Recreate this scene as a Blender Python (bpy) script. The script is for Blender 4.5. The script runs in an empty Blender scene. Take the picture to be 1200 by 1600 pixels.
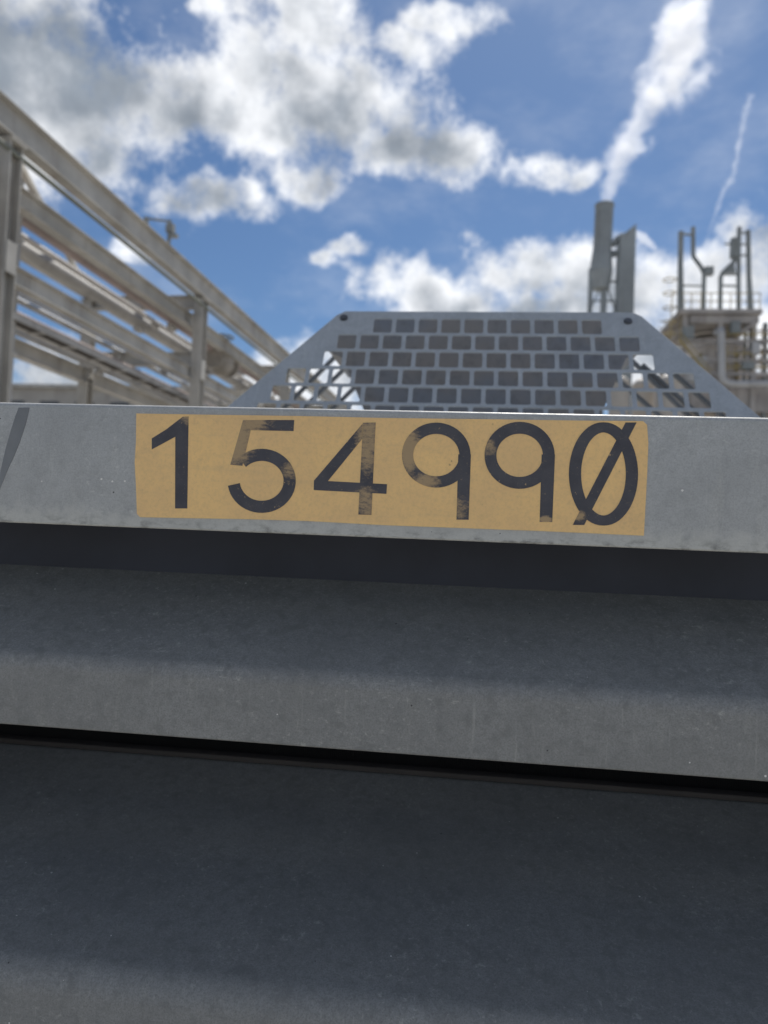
import bpy, bmesh, math, random
from mathutils import Vector, Matrix
from math import radians as R, sin, cos, pi
random.seed(7)
scene = bpy.context.scene
col = scene.collection

# ------------------------------------------------------------------ camera
EYE = 1.65
CAM = Vector((0, -1.0, EYE))
F = 1155.0                                     # focal length in photo pixels (1200 x 1600)
def n3(x, y, z): return Vector((x, y, z)).normalized()
AX = n3(9700, 356, -1155)                      # world X seen in camera axes (right, down, forward)
AY = n3(135.8, 48.2, 1155)
AY = (AY - AX * AX.dot(AY)).normalized()
AZ = AX.cross(AY) * -1
if AZ.y > 0: AZ = -AZ
# camera-to-world: rows of world axes
def cam2w(v): return Vector((AX.dot(v), AY.dot(v), AZ.dot(v)))
right_w = cam2w(Vector((1, 0, 0))); up_w = cam2w(Vector((0, -1, 0))); back_w = cam2w(Vector((0, 0, -1)))
M = Matrix((right_w, up_w, back_w)).transposed().to_4x4()
M.translation = CAM
cd = bpy.data.cameras.new('camera'); cam = bpy.data.objects.new('camera', cd); col.objects.link(cam)
cam.matrix_world = M
cd.sensor_fit = 'VERTICAL'; cd.sensor_height = 36.0; cd.sensor_width = 27.0
cd.lens = F / 1600 * 36
cd.clip_start = 0.02; cd.clip_end = 6000
cd.dof.use_dof = True; cd.dof.focus_distance = 1.02; cd.dof.aperture_fstop = 3.8
scene.camera = cam
def ray(px, py): return cam2w(Vector((px - 600, py - 800, F)).normalized())
def at(px, py, Y):                             # the point of the vertical plane y = Y seen at a photo pixel
    d = ray(px, py); return CAM + d * ((Y - CAM.y) / d.y)

# ------------------------------------------------------------------ sky and sun
SUN_AZ, SUN_EL = R(14), R(56)                  # azimuth from +Y towards +X
EXPOSURE = 0.22
SKY = 0.063
world = bpy.data.worlds.new('World'); scene.world = world; world.use_nodes = True
nt = world.node_tree; nt.nodes.clear()
def N(t, typ, **kw):
    n = t.nodes.new(typ)
    for k, v in kw.items(): setattr(n, k, v)
    return n
def mathn(t, op, a, b=None, c=None, clamp=False):
    n = N(t, 'ShaderNodeMath', operation=op); n.use_clamp = clamp
    for i, v in enumerate((a, b, c)):
        if v is None: continue
        if isinstance(v, (int, float)): n.inputs[i].default_value = v
        else: t.links.new(v, n.inputs[i])
    return n.outputs[0]
def vmath(t, op, a, b=None, out=0):
    n = N(t, 'ShaderNodeVectorMath', operation=op)
    for i, v in enumerate((a, b)):
        if v is None: continue
        if isinstance(v, (tuple, list, Vector)): n.inputs[i].default_value = tuple(v)
        else: t.links.new(v, n.inputs[i])
    return n.outputs[out]
def noise(t, vec, scale, detail=4, rough=.55, dist=0.0, out=0):
    n = N(t, 'ShaderNodeTexNoise'); n.inputs['Scale'].default_value = scale
    n.inputs['Detail'].default_value = detail; n.inputs['Roughness'].default_value = rough
    n.inputs['Distortion'].default_value = dist
    if vec is not None: t.links.new(vec, n.inputs['Vector'])
    return n.outputs[out]
def smooth(t, v, a, b, lo=0.0, hi=1.0):
    n = N(t, 'ShaderNodeMapRange', interpolation_type='SMOOTHSTEP')
    t.links.new(v, n.inputs[0]); n.inputs[1].default_value = a; n.inputs[2].default_value = b
    n.inputs[3].default_value = lo; n.inputs[4].default_value = hi
    return n.outputs[0]
def mixc(t, fac, a, b, blend='MIX'):
    n = N(t, 'ShaderNodeMix', data_type='RGBA', blend_type=blend)
    for i, v in ((0, fac), (6, a), (7, b)):
        if isinstance(v, (int, float)): n.inputs[i].default_value = v
        elif isinstance(v, (tuple, list)): n.inputs[i].default_value = (*v[:3], 1)
        else: t.links.new(v, n.inputs[i])
    return n.outputs[2]

sky = N(nt, 'ShaderNodeTexSky', sky_type='NISHITA'); sky.sun_disc = False
sky.sun_elevation = SUN_EL; sky.sun_rotation = SUN_AZ
sky.air_density = 1.0; sky.dust_density = 0.5; sky.ozone_density = 3.5
tc = N(nt, 'ShaderNodeTexCoord')
dirv = vmath(nt, 'NORMALIZE', tc.outputs['Generated'])
sep = N(nt, 'ShaderNodeSeparateXYZ'); nt.links.new(dirv, sep.inputs[0])
az = mathn(nt, 'ARCTAN2', sep.outputs[0], sep.outputs[1])
el = mathn(nt, 'ARCSINE', sep.outputs[2])
cmb = N(nt, 'ShaderNodeCombineXYZ'); nt.links.new(az, cmb.inputs[0]); nt.links.new(el, cmb.inputs[1])
azel = cmb.outputs[0]
def azel_of(px, py):
    d = ray(px, py); return math.atan2(d.x, d.y), math.asin(d.z)
# cumulus banks: (photo x, y, half width, half height)
CLOUDS = [(30, 60, 200, 170), (-40, 230, 170, 120), (160, 225, 60, 60), (215, 110, 80, 60),
          (330, 165, 190, 85), (520, 170, 170, 105), (660, 235, 105, 60), (450, 110, 150, 70),
          (490, 290, 60, 50), (350, 25, 85, 38), (120, 130, 200, 130), (480, 40, 110, 60),
          (300, 312, 60, 42), (360, 320, 62, 40), (838, 266, 72, 36), (905, 272, 36, 24), (545, 408, 40, 18), (500, 424, 34, 18),
          (680, 460, 120, 52), (830, 440, 120, 62), (950, 450, 110, 74),
          (1070, 460, 90, 66), (1165, 425, 90, 92), (820, 510, 260, 46), (1080, 540, 200, 60), (690, 15, 80, 34), (590, 60, 90, 40),
          (50, 590, 130, 60), (190, 390, 36, 26), (500, 590, 110, 60), (1010, 575, 90, 60), (1170, 570, 100, 70)]
wob = noise(nt, dirv, 6.5, 3, .55, 0, 1)
p2 = vmath(nt, 'ADD', azel, vmath(nt, 'MULTIPLY', vmath(nt, 'SUBTRACT', wob, (.5, .5, .5)), (.16, .13, 0)))
field = None
for cx, cy, rx, ry in CLOUDS:
    a0, e0 = azel_of(cx, cy)
    ra = abs(azel_of(cx + rx, cy)[0] - azel_of(cx - rx, cy)[0]) / 2
    re = abs(azel_of(cx, cy + ry)[1] - azel_of(cx, cy - ry)[1]) / 2
    q = N(nt, 'ShaderNodeVectorMath', operation='MULTIPLY_ADD'); nt.links.new(p2, q.inputs[0])
    q.inputs[1].default_value = (1 / ra, 1 / re, 0); q.inputs[2].default_value = (-a0 / ra, -e0 / re, 0)
    m = vmath(nt, 'LENGTH', q.outputs[0], None, 1)
    if max(rx, ry) < 100: m = mathn(nt, 'MAXIMUM', m, .55)          # small clouds stay thin and bright
    elif cy > 380: m = mathn(nt, 'MAXIMUM', m, .38)
    field = m if field is None else mathn(nt, 'SMOOTH_MIN', field, m, 0.35)
field = mathn(nt, 'SUBTRACT', 1.0, field)
# the same sort of broken cumulus over the rest of the sky
gen = noise(nt, vmath(nt, 'MULTIPLY', dirv, (1, 1, 2.2)), 3.2, 3, .5)
gen = mathn(nt, 'MULTIPLY_ADD', gen, 5.0, -2.75)
front = smooth(nt, vmath(nt, 'LENGTH', vmath(nt, 'MULTIPLY', vmath(nt, 'SUBTRACT', azel, (azel_of(600, 400)[0], .3, 0)), (1 / .62, 1 / .52, 0)), None, 1), 1.0, 1.35)
mx = N(nt, 'ShaderNodeMix', data_type='FLOAT'); nt.links.new(front, mx.inputs[0]); nt.links.new(field, mx.inputs[2]); nt.links.new(gen, mx.inputs[3])
field = mathn(nt, 'MINIMUM', mx.outputs[0], .75)
fb = noise(nt, dirv, 13.0, 9, .66)
fl = noise(nt, vmath(nt, 'ADD', dirv, (.022, 0, .026)), 9.0, 6, .56)
dens = mathn(nt, 'ADD', field, mathn(nt, 'MULTIPLY_ADD', fb, 3.0, -1.52))
cover = smooth(nt, dens, -.30, .60)
veil = smooth(nt, noise(nt, vmath(nt, 'MULTIPLY', dirv, (1, 1, 2.0)), 4.5, 5, .6), .46, .80, 0.0, .22)
cover = mathn(nt, 'MAXIMUM', cover, veil)
dl = mathn(nt, 'ADD', mathn(nt, 'MULTIPLY', field, 1.0), mathn(nt, 'MULTIPLY_ADD', fl, 2.8, -1.42))
for cx, cy, rx, ry, k in ((40, 70, 300, 230, .42), (540, 215, 220, 90, .35), (330, 325, 100, 50, .45), (900, 490, 320, 60, .2)):
    a0, e0 = azel_of(cx, cy); ra = rx / F; re = ry / F          # where the cloud is deepest it is greyest
    d = vmath(nt, 'LENGTH', vmath(nt, 'MULTIPLY', vmath(nt, 'SUBTRACT', p2, (a0, e0, 0)), (1 / ra, 1 / re, 0)), None, 1)
    dl = mathn(nt, 'ADD', dl, smooth(nt, d, 1.0, .1, 0.0, k))
grey = smooth(nt, dl, .0, 1.25)
cloud_col = mixc(nt, grey, (.92, .935, .96), (.26, .295, .34))
lump = mathn(nt, 'MULTIPLY_ADD', noise(nt, vmath(nt, 'ADD', dirv, (.01, 0, .013)), 21, 5, .6), .9, .55)
cmbl = N(nt, 'ShaderNodeCombineXYZ'); [nt.links.new(lump, cmbl.inputs[i]) for i in range(3)]
cloud_col = mixc(nt, .75, cloud_col, cmbl.outputs[0], 'MULTIPLY')
air = smooth(nt, el, .24, -.02, 0.0, .62)
skyc = mixc(nt, 1.0, sky.outputs[0], (SKY * .78, SKY * .94, SKY * 1.08), 'MULTIPLY')
skyc = mixc(nt, air, skyc, (.46, .53, .60))
tot = mixc(nt, mathn(nt, 'MULTIPLY', cover, .96), skyc, cloud_col)
bg = N(nt, 'ShaderNodeBackground'); nt.links.new(tot, bg.inputs[0]); bg.inputs[1].default_value = 1.0
wo = N(nt, 'ShaderNodeOutputWorld'); nt.links.new(bg.outputs[0], wo.inputs[0])

ld = bpy.data.lights.new('sun', 'SUN'); ld.energy = 4.6; ld.angle = R(.55); ld.color = (1, .95, .87)
sun = bpy.data.objects.new('sun', ld); col.objects.link(sun)
sd = Vector((sin(SUN_AZ) * cos(SUN_EL), cos(SUN_AZ) * cos(SUN_EL), sin(SUN_EL)))
sun.rotation_euler = sd.to_track_quat('Z', 'Y').to_euler(); sun.location = (3, 8, 12)

vs = scene.view_settings
vs.view_transform = 'Standard'; vs.look = 'None'; vs.gamma = 1; vs.exposure = EXPOSURE; vs.use_curve_mapping = False
cy = scene.cycles
cy.use_denoising = True; cy.diffuse_bounces = 4; cy.volume_bounces = 10; cy.max_bounces = 12; cy.volume_step_rate = 1.0
cy.sample_clamp_indirect = 6

# ------------------------------------------------------------------ materials
MATS = {}
def new_mat(name):
    m = bpy.data.materials.new(name); m.use_nodes = True; MATS[name] = m
    t = m.node_tree; b = t.nodes['Principled BSDF']
    return m, t, b
def ocoord(t): return N(t, 'ShaderNodeTexCoord').outputs['Object']
def painted(name, c, rough=.6, var=.18, scale=3.0, dirt=(.10, .085, .07), dirt_amt=.35, metal=0.0, bump=.15, streak=True):
    """weathered paint: mottled, with dirt streaks running down"""
    m, t, b = new_mat(name)
    oc = ocoord(t)
    n1 = noise(t, oc, scale, 6, .6); n2 = noise(t, oc, scale * 9, 5, .65)
    lo = tuple(x * (1 - var) for x in c); hi = tuple(min(1, x * (1 + var)) for x in c)
    base = mixc(t, smooth(t, n1, .35, .65), lo, hi)
    base = mixc(t, mathn(t, 'MULTIPLY', smooth(t, n2, .5, .75), .25), base, tuple(x * .7 for x in c))
    if streak:
        ns = noise(t, vmath(t, 'MULTIPLY', oc, (scale * 3, scale * 3, scale * .35)), 1.0, 5, .6)
        base = mixc(t, mathn(t, 'MULTIPLY', smooth(t, ns, .52, .72), dirt_amt), base, dirt)
    t.links.new(base, b.inputs['Base Color'])
    b.inputs['Roughness'].default_value = rough; b.inputs['Metallic'].default_value = metal
    if bump:
        bp = N(t, 'ShaderNodeBump'); bp.inputs['Strength'].default_value = bump; bp.inputs['Distance'].default_value = .01
        t.links.new(n2, bp.inputs['Height']); t.links.new(bp.outputs[0], b.inputs['Normal'])
    return m
def container_paint(name, c, rough, z_edge=None, specks=True, gloss=.35, k=1.0):
    """close-up grey paint: cloudy mottling, fine grain, dark and pale specks, dusty scuffs"""
    m, t, b = new_mat(name)
    oc = ocoord(t)
    cloud = noise(t, oc, 7, 6, .6, .3)
    mid = noise(t, oc, 42, 6, .65, .2)
    fine = noise(t, oc, 420, 3, .7)
    streak = noise(t, vmath(t, 'MULTIPLY', oc, (46, 46, 5)), 1, 5, .6)
    base = mixc(t, smooth(t, cloud, .3, .7), tuple(x * .90 for x in c), tuple(x * 1.08 for x in c))
    base = mixc(t, mathn(t, 'MULTIPLY', smooth(t, mid, .46, .70), .45 * k), base, tuple(x * .74 for x in c))
    base = mixc(t, mathn(t, 'MULTIPLY', smooth(t, streak, .54, .74), .28), base, (c[0] * 1.35, c[1] * 1.32, c[2] * 1.22))
    base = mixc(t, mathn(t, 'MULTIPLY', smooth(t, fine, .42, .68), min(.9, .42 * k)), base, tuple(x * .62 for x in c))
    g2 = noise(t, oc, 170, 4, .7)
    base = mixc(t, mathn(t, 'MULTIPLY', smooth(t, g2, .44, .66), .30 * k), base, tuple(x * .70 for x in c))
    dust = noise(t, vmath(t, 'MULTIPLY', oc, (1, 1, 1.6)), 85, 8, .78, .4)
    patch = noise(t, oc, 5.5, 3, .5)
    base = mixc(t, mathn(t, 'MULTIPLY', mathn(t, 'MULTIPLY', smooth(t, dust, .54, .68), smooth(t, patch, .36, .62)), .38 * k), base, (c[0] * 1.75, c[1] * 1.72, c[2] * 1.62))
    wipe = noise(t, vmath(t, 'MULTIPLY', oc, (120, 120, 9)), 1, 6, .7)
    base = mixc(t, mathn(t, 'MULTIPLY', smooth(t, wipe, .57, .70), .22 * k), base, (c[0] * 1.5, c[1] * 1.48, c[2] * 1.4))
    sp = N(t, 'ShaderNodeSeparateXYZ'); t.links.new(oc, sp.inputs[0])
    if z_edge is not None:                       # scuffed pale lower edge with black grime caught in it
        zz = mathn(t, 'ADD', sp.outputs[2], mathn(t, 'MULTIPLY_ADD', mid, .05, -.025))
        edge = smooth(t, zz, z_edge + .034, z_edge + .008)
        base = mixc(t, mathn(t, 'MULTIPLY', edge, .5), base, (c[0] * 1.35, c[1] * 1.32, c[2] * 1.22))
        gr = noise(t, vmath(t, 'MULTIPLY', oc, (30, 30, 70)), 1, 7, .7)
        low = smooth(t, sp.outputs[2], z_edge + .022, z_edge + .002)
        base = mixc(t, mathn(t, 'MULTIPLY', mathn(t, 'MULTIPLY', smooth(t, gr, .47, .66), low), .55), base, (.035, .033, .03))
    if specks:
        v = N(t, 'ShaderNodeTexVoronoi'); v.inputs['Scale'].default_value = 55; v.inputs['Randomness'].default_value = 1
        t.links.new(oc, v.inputs['Vector'])
        sc_ = N(t, 'ShaderNodeSeparateColor'); t.links.new(v.outputs['Color'], sc_.inputs[0])
        rad = mathn(t, 'MULTIPLY', sc_.outputs[1], .085)
        dot = mathn(t, 'LESS_THAN', v.outputs['Distance'], rad)
        wht = mathn(t, 'MULTIPLY', dot, mathn(t, 'GREATER_THAN', sc_.outputs[0], .87))
        blk = mathn(t, 'MULTIPLY', dot, mathn(t, 'LESS_THAN', sc_.outputs[0], .16))
        base = mixc(t, mathn(t, 'MULTIPLY', blk, .75), base, (.02, .02, .02))
        base = mixc(t, mathn(t, 'MULTIPLY', wht, .9), base, (.75, .74, .70))
    t.links.new(base, b.inputs['Base Color'])
    rr = smooth(t, mid, .3, .7, rough - .08, rough + .12)
    t.links.new(rr, b.inputs['Roughness']); b.inputs['Specular IOR Level'].default_value = gloss
    bp = N(t, 'ShaderNodeBump'); bp.inputs['Strength'].default_value = .25; bp.inputs['Distance'].default_value = .002
    t.links.new(mathn(t, 'ADD', mid, mathn(t, 'MULTIPLY', fine, .35)), bp.inputs['Height']); t.links.new(bp.outputs[0], b.inputs['Normal'])
    return m

def flat(name, c, rough=.7, metal=0.0):
    m, t, b = new_mat(name)
    oc = ocoord(t); n = noise(t, oc, 5, 5, .6)
    t.links.new(mixc(t, smooth(t, n, .3, .7), tuple(x * .82 for x in c), tuple(x * 1.15 for x in c)), b.inputs['Base Color'])
    b.inputs['Roughness'].default_value = rough; b.inputs['Metallic'].default_value = metal
    return m

# ------------------------------------------------------------------ mesh helpers
def link(name, me, mat, parent=None, loc=None):
    o = bpy.data.objects.new(name, me); col.objects.link(o)
    if mat is not None and not me.materials: me.materials.append(mat)
    if parent is not None: o.parent = parent
    if loc is not None: o.location = loc
    return o
def empty(name, loc, rz=0.0):
    o = bpy.data.objects.new(name, None); col.objects.link(o); o.location = loc; o.rotation_euler = (0, 0, rz); o.empty_display_size = .3
    return o
def tag(o, label, cat=None, group=None, kind=None):
    o['label'] = label
    if cat: o['category'] = cat
    if group: o['group'] = group
    if kind: o['kind'] = kind
    return o
class MB:
    """collects shapes into one mesh"""
    def __init__(s): s.v = []; s.f = []; s.sm = []
    def add(s, vs, fs, smooth=False):
        k = len(s.v); s.v += [tuple(v) for v in vs]
        for f in fs: s.f.append([i + k for i in f]); s.sm.append(smooth)
        return s
    def box(s, c, d, rz=0.0):
        x, y, z = d[0] / 2, d[1] / 2, d[2] / 2; m = Matrix.Rotation(rz, 3, 'Z'); c = Vector(c)
        vs = [c + m @ Vector((sx * x, sy * y, sz * z)) for sz in (-1, 1) for sx, sy in ((-1, -1), (1, -1), (1, 1), (-1, 1))]
        return s.add(vs, [(3, 2, 1, 0), (4, 5, 6, 7), (0, 1, 5, 4), (1, 2, 6, 5), (2, 3, 7, 6), (3, 0, 4, 7)])
    def frame(s, p0, p1, up=None):
        d = (Vector(p1) - Vector(p0)).normalized()
        up = Vector(up) if up else (Vector((0, 0, 1)) if abs(d.z) < .9 else Vector((0, 1, 0)))
        a = d.cross(up).normalized(); b = a.cross(d).normalized()
        return d, a, b
    def prof(s, p0, p1, pts, up=None, smooth=False):
        """closed profile pts (a, b) swept straight from p0 to p1"""
        d, a, b = s.frame(p0, p1, up); p0 = Vector(p0); p1 = Vector(p1); n = len(pts)
        vs = [p + a * u + b * w for p in (p0, p1) for u, w in pts]
        s.add(vs, [(i, (i + 1) % n, n + (i + 1) % n, n + i) for i in range(n)], smooth)
        s.add(vs[:n], [tuple(range(n))[::-1]]); s.add(vs[n:], [tuple(range(n))])
        return s
    def bar(s, p0, p1, w, h, up=None):
        return s.prof(p0, p1, [(-w / 2, -h / 2), (w / 2, -h / 2), (w / 2, h / 2), (-w / 2, h / 2)], up)
    def ibeam(s, p0, p1, w, h, t=.015, up=None):
        x, y, q = w / 2, h / 2, t
        return s.prof(p0, p1, [(-x, -y), (x, -y), (x, -y + q), (q / 2, -y + q), (q / 2, y - q), (x, y - q), (x, y), (-x, y), (-x, y - q), (-q / 2, y - q), (-q / 2, -y + q), (-x, -y + q)], up)
    def tube(s, p0, p1, r, r1=None, n=14, cap=True):
        r1 = r if r1 is None else r1
        d, a, b = s.frame(p0, p1); p0 = Vector(p0); p1 = Vector(p1)
        vs = [p + (a * cos(2 * pi * i / n) + b * sin(2 * pi * i / n)) * q for p, q in ((p0, r), (p1, r1)) for i in range(n)]
        s.add(vs, [(i, (i + 1) % n, n + (i + 1) % n, n + i) for i in range(n)], True)
        if cap: s.add(vs[:n], [tuple(range(n))[::-1]]); s.add(vs[n:], [tuple(range(n))])
        return s
    def path(s, pts, r, n=12):
        """round pipe along a polyline with mitred bends; r a number or a list"""
        pts = [Vector(p) for p in pts]; rings = []; a0 = None
        for i, p in enumerate(pts):
            d = ((pts[i] - pts[i - 1]).normalized() if i else Vector()) + ((pts[i + 1] - pts[i]).normalized() if i < len(pts) - 1 else Vector())
            d.normalize()
            if a0 is None: a0 = d.cross(Vector((.13, 1, .05))).normalized()
            a0 = (a0 - d * a0.dot(d)).normalized(); b = d.cross(a0)
            q = r[i] if isinstance(r, (list, tuple)) else r
            rings.append([p + (a0 * cos(2 * pi * k / n) + b * sin(2 * pi * k / n)) * q for k in range(n)])
        vs = [v for g in rings for v in g]
        fs = [(i * n + k, i * n + (k + 1) % n, (i + 1) * n + (k + 1) % n, (i + 1) * n + k) for i in range(len(pts) - 1) for k in range(n)]
        s.add(vs, fs, True); s.add(rings[0], [tuple(range(n))[::-1]]); s.add(rings[-1], [tuple(range(n))])
        return s
    def lathe(s, c, prof, n=32):
        c = Vector(c)
        vs = [c + Vector((r * cos(2 * pi * k / n), r * sin(2 * pi * k / n), z)) for r, z in prof for k in range(n)]
        fs = [(i * n + k, i * n + (k + 1) % n, (i + 1) * n + (k + 1) % n, (i + 1) * n + k) for i in range(len(prof) - 1) for k in range(n)]
        return s.add(vs, fs, True)
    def extrude_y(s, pts, y0, y1):
        """outline pts (x, z) given thickness from y0 to y1"""
        n = len(pts); vs = [(x, y, z) for y in (y0, y1) for x, z in pts]
        s.add(vs, [tuple(range(n)), tuple(range(n, 2 * n))[::-1]] + [(i, n + i, n + (i + 1) % n, (i + 1) % n) for i in range(n)])
        return s
    def build(s, name, mat, parent=None, origin=None):
        o = Vector(origin) if origin is not None else Vector()
        me = bpy.data.meshes.new(name); me.from_pydata([Vector(v) - o for v in s.v], [], s.f)
        for p, q in zip(me.polygons, s.sm): p.use_smooth = q
        bm = bmesh.new(); bm.from_mesh(me); bmesh.ops.recalc_face_normals(bm, faces=bm.faces); bm.to_mesh(me); bm.free()
        me.update()
        return link(name, me, mat, parent, o if origin is not None else None)

# ------------------------------------------------------------------ ground
g_m, t, b = new_mat('concrete_yard')
oc = ocoord(t)
base = mixc(t, smooth(t, noise(t, oc, .35, 7, .6), .35, .65), (.33, .31, .28), (.43, .41, .37))
base = mixc(t, mathn(t, 'MULTIPLY', smooth(t, noise(t, oc, 60, 5, .7), .4, .7), .3), base, (.22, .21, .19))
base = mixc(t, mathn(t, 'MULTIPLY', smooth(t, noise(t, oc, 1.3, 5, .7), .58, .7), .5), base, (.15, .14, .13))
t.links.new(base, b.inputs['Base Color']); b.inputs['Roughness'].default_value = .9
bp = N(t, 'ShaderNodeBump'); bp.inputs['Strength'].default_value = .3; bp.inputs['Distance'].default_value = .01
t.links.new(noise(t, oc, 90, 4, .7), bp.inputs['Height']); t.links.new(bp.outputs[0], b.inputs['Normal'])
o = MB().add([(-1500, -1500, 0), (1500, -1500, 0), (1500, 1500, 0), (-1500, 1500, 0)], [(0, 1, 2, 3)]).build('ground', g_m)
o['kind'] = 'structure'

# ------------------------------------------------------------------ container in front
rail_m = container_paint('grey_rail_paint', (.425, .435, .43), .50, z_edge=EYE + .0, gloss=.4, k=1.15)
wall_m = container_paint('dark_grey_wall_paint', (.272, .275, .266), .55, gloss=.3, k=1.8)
dark_m = flat('recess_shade_and_skid_paint', (.036, .042, .060), .7)  # shade of the recess put into a near-black blue paint; skids share it
rub_m = flat('black_rubber', (.012, .012, .013), .8)
lip_m = flat('rusty_brown_lip', (.055, .047, .042), .75)
roof_m = painted('container_roof_paint', (.27, .285, .30), .6)
X0, X1 = -1.27, 1.35
box = empty('steel_container', (0.04, 3.0, 0))
tag(box, 'dark grey steel container with ribbed wall and yellow number sticker, filling the foreground', 'container')
BO = Vector((0.04, 3.0, 0))
def fillet(pts, rads, n=6):
    """open polyline (y, z) with rounded corners"""
    out = [Vector(pts[0])]
    for i in range(1, len(pts) - 1):
        p, a, c = Vector(pts[i]), Vector(pts[i - 1]), Vector(pts[i + 1]); r = rads[i]
        u, w = (a - p).normalized(), (c - p).normalized(); ang = u.angle(w); k = r / math.tan(ang / 2)
        ce = p + (u + w).normalized() * (r / sin(ang / 2)); s0 = p + u * k; s1 = p + w * k
        a0 = math.atan2(*(s0 - ce).yx); a1 = math.atan2(*(s1 - ce).yx); da = (a1 - a0 + pi) % (2 * pi) - pi
        out += [ce + Vector((cos(a0 + da * j / n), sin(a0 + da * j / n))) * r for j in range(n + 1)]
    return out + [Vector(pts[-1])]
def wall_strip(name, prof, mat, parent, sm=True, x0=X0, x1=X1):
    n = len(prof); vs = [(x, p[0], EYE + p[1]) for x in (x0, x1) for p in prof]
    m = MB().add(vs, [(i, i + 1, n + i + 1, n + i) for i in range(n - 1)], sm)
    ob = m.build(name, mat, parent)
    ob.location = (0, 0, 0)
    for v in ob.data.vertices: v.co -= BO * 0
    ob.matrix_parent_inverse = Matrix.Translation(-BO)
    return ob
def child(o): o.matrix_parent_inverse = Matrix.Translation(-BO); return o
RT, RB = .178, .002
# top rail: a heavy angle, open below
RP = fillet([(.009, .10), (.009, RB), (.0, RB), (.0, RT), (.215, RT), (.215, RT - .009), (.009, RT - .009), (.009, .10)], [0, .002, .003, .007, .002, .002, .004, 0], 6)[:-1]
n = len(RP)
m = MB(); vs = [(x, p[0], EYE + p[1]) for x in (X0, X1) for p in RP]
m.add(vs, [(i, (i + 1) % n, n + (i + 1) % n, n + i) for i in range(n)], True)
m.add(vs[:n], [tuple(range(n))]); m.add(vs[n:], [tuple(range(n))])
rail = child(m.build('top_rail', rail_m, box))
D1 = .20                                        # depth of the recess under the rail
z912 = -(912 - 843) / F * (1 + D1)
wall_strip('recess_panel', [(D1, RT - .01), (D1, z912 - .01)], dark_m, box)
D2 = .55
zl = -(1203 - 843) / F * (1 + D2 - .02)
z1 = -.190; z2 = -.287
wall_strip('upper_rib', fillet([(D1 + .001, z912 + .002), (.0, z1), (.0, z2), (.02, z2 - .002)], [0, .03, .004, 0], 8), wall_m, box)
wall_strip('gap_panel', [(D2 + .012, .13), (D2 + .012, zl - .02)], rub_m, box)
# ribbed rubber seal in the gap
m = MB(); xs = X0
zs0, zs1 = EYE + zl - .005, EYE + zl + .06
prof = []
k = 0
while xs < X1:
    prof.append((xs, D2 + (.010 if k % 2 else .005))); xs += .0021; k += 1
vs = [(x, y, z) for z in (zs0, zs1) for x, y in prof]; n = len(prof)
m.add(vs, [(i, i + 1, n + i + 1, n + i) for i in range(n - 1)])
seal = child(m.build('rubber_seal', rub_m, box)); seal['kind'] = 'stuff'
wall_strip('seam_lip', fillet([(D2 + .01, zl + .008), (D2 - .022, zl + .008), (D2 - .022, zl - .003), (D2 + .01, zl - .003)], [0, .002, .002, 0], 3), lip_m, box)
zc = -(1566 - 843) / F
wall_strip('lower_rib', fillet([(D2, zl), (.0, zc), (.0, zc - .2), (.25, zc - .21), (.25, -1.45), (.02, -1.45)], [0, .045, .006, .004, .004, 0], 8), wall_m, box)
# the rest of the box
LEN = 6.0
child(MB().box(((X0 + X1) / 2, LEN / 2 + .22, EYE + .135), (X1 - X0 - .02, LEN - .24, .02)).build('roof_plate', roof_m, box))
for x in (X0 + .06, X1 - .06):
    child(MB().box((x, LEN / 2 + .16, EYE / 2 + .12), (.06, LEN - .05, EYE - .22)).build('side_wall', wall_m, box))
    child(MB().box((x, LEN / 2 + .11, .09), (.16, LEN - .2, .18)).build('skid', dark_m, box))
child(MB().box(((X0 + X1) / 2, LEN + .12, EYE / 2 + .12), (X1 - X0 - .2, .06, EYE - .22)).build('end_wall', wall_m, box))
for x in (X0 + .02, X1 - .02):
    child(MB().box((x, .17, EYE / 2 + .05), (.075, .33, EYE - .11)).build('corner_post', rail_m, box))
# old drip stain on the rail
st_m = flat('dark_drip_stain', (.20, .21, .218), .4)
def plate_pts(pts, Y): return [tuple(at(x, y, Y)) for x, y in pts]
pp = [at(x, y, -.0006) for x, y in ((29, 637), (46, 637), (40, 662), (31, 690), (22, 712), (10, 738), (-2, 768), (-4, 762), (2, 730), (9, 700), (17, 672), (24, 650))]
st = child(MB().extrude_y([(p.x, p.z) for p in pp], -.0006, .001).build('drip_stain', st_m, rail))
st.matrix_parent_inverse = Matrix()

# ------------------------------------------------------------------ number sticker
OCH = (.90, .60, .265)
s_m, t, b = new_mat('ochre_sticker')
oc = ocoord(t)
nA = noise(t, oc, 9, 5, .6); nB = noise(t, oc, 110, 6, .7); nC = noise(t, vmath(t, 'MULTIPLY', oc, (5, 5, 60)), 1, 5, .6)
base = mixc(t, smooth(t, nA, .3, .7), (OCH[0] * .93, OCH[1] * .93, OCH[2] * .98), (OCH[0] * 1.06, OCH[1] * 1.05, OCH[2] * 1.0))
base = mixc(t, mathn(t, 'MULTIPLY', smooth(t, nB, .45, .75), .30), base, (.64, .44, .22))
base = mixc(t, mathn(t, 'MULTIPLY', smooth(t, nC, .55, .75), .22), base, (.58, .42, .24))
base = mixc(t, mathn(t, 'MULTIPLY', smooth(t, noise(t, oc, 55, 3, .6), .70, .76), .6), base, (.18, .13, .08))
base = mixc(t, mathn(t, 'MULTIPLY', smooth(t, noise(t, oc, 240, 5, .75), .46, .64), .24), base, (.62, .43, .22))
base = mixc(t, mathn(t, 'MULTIPLY', smooth(t, noise(t, oc, 22, 7, .7, .5), .54, .68), .24), base, (.56, .39, .22))
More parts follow.
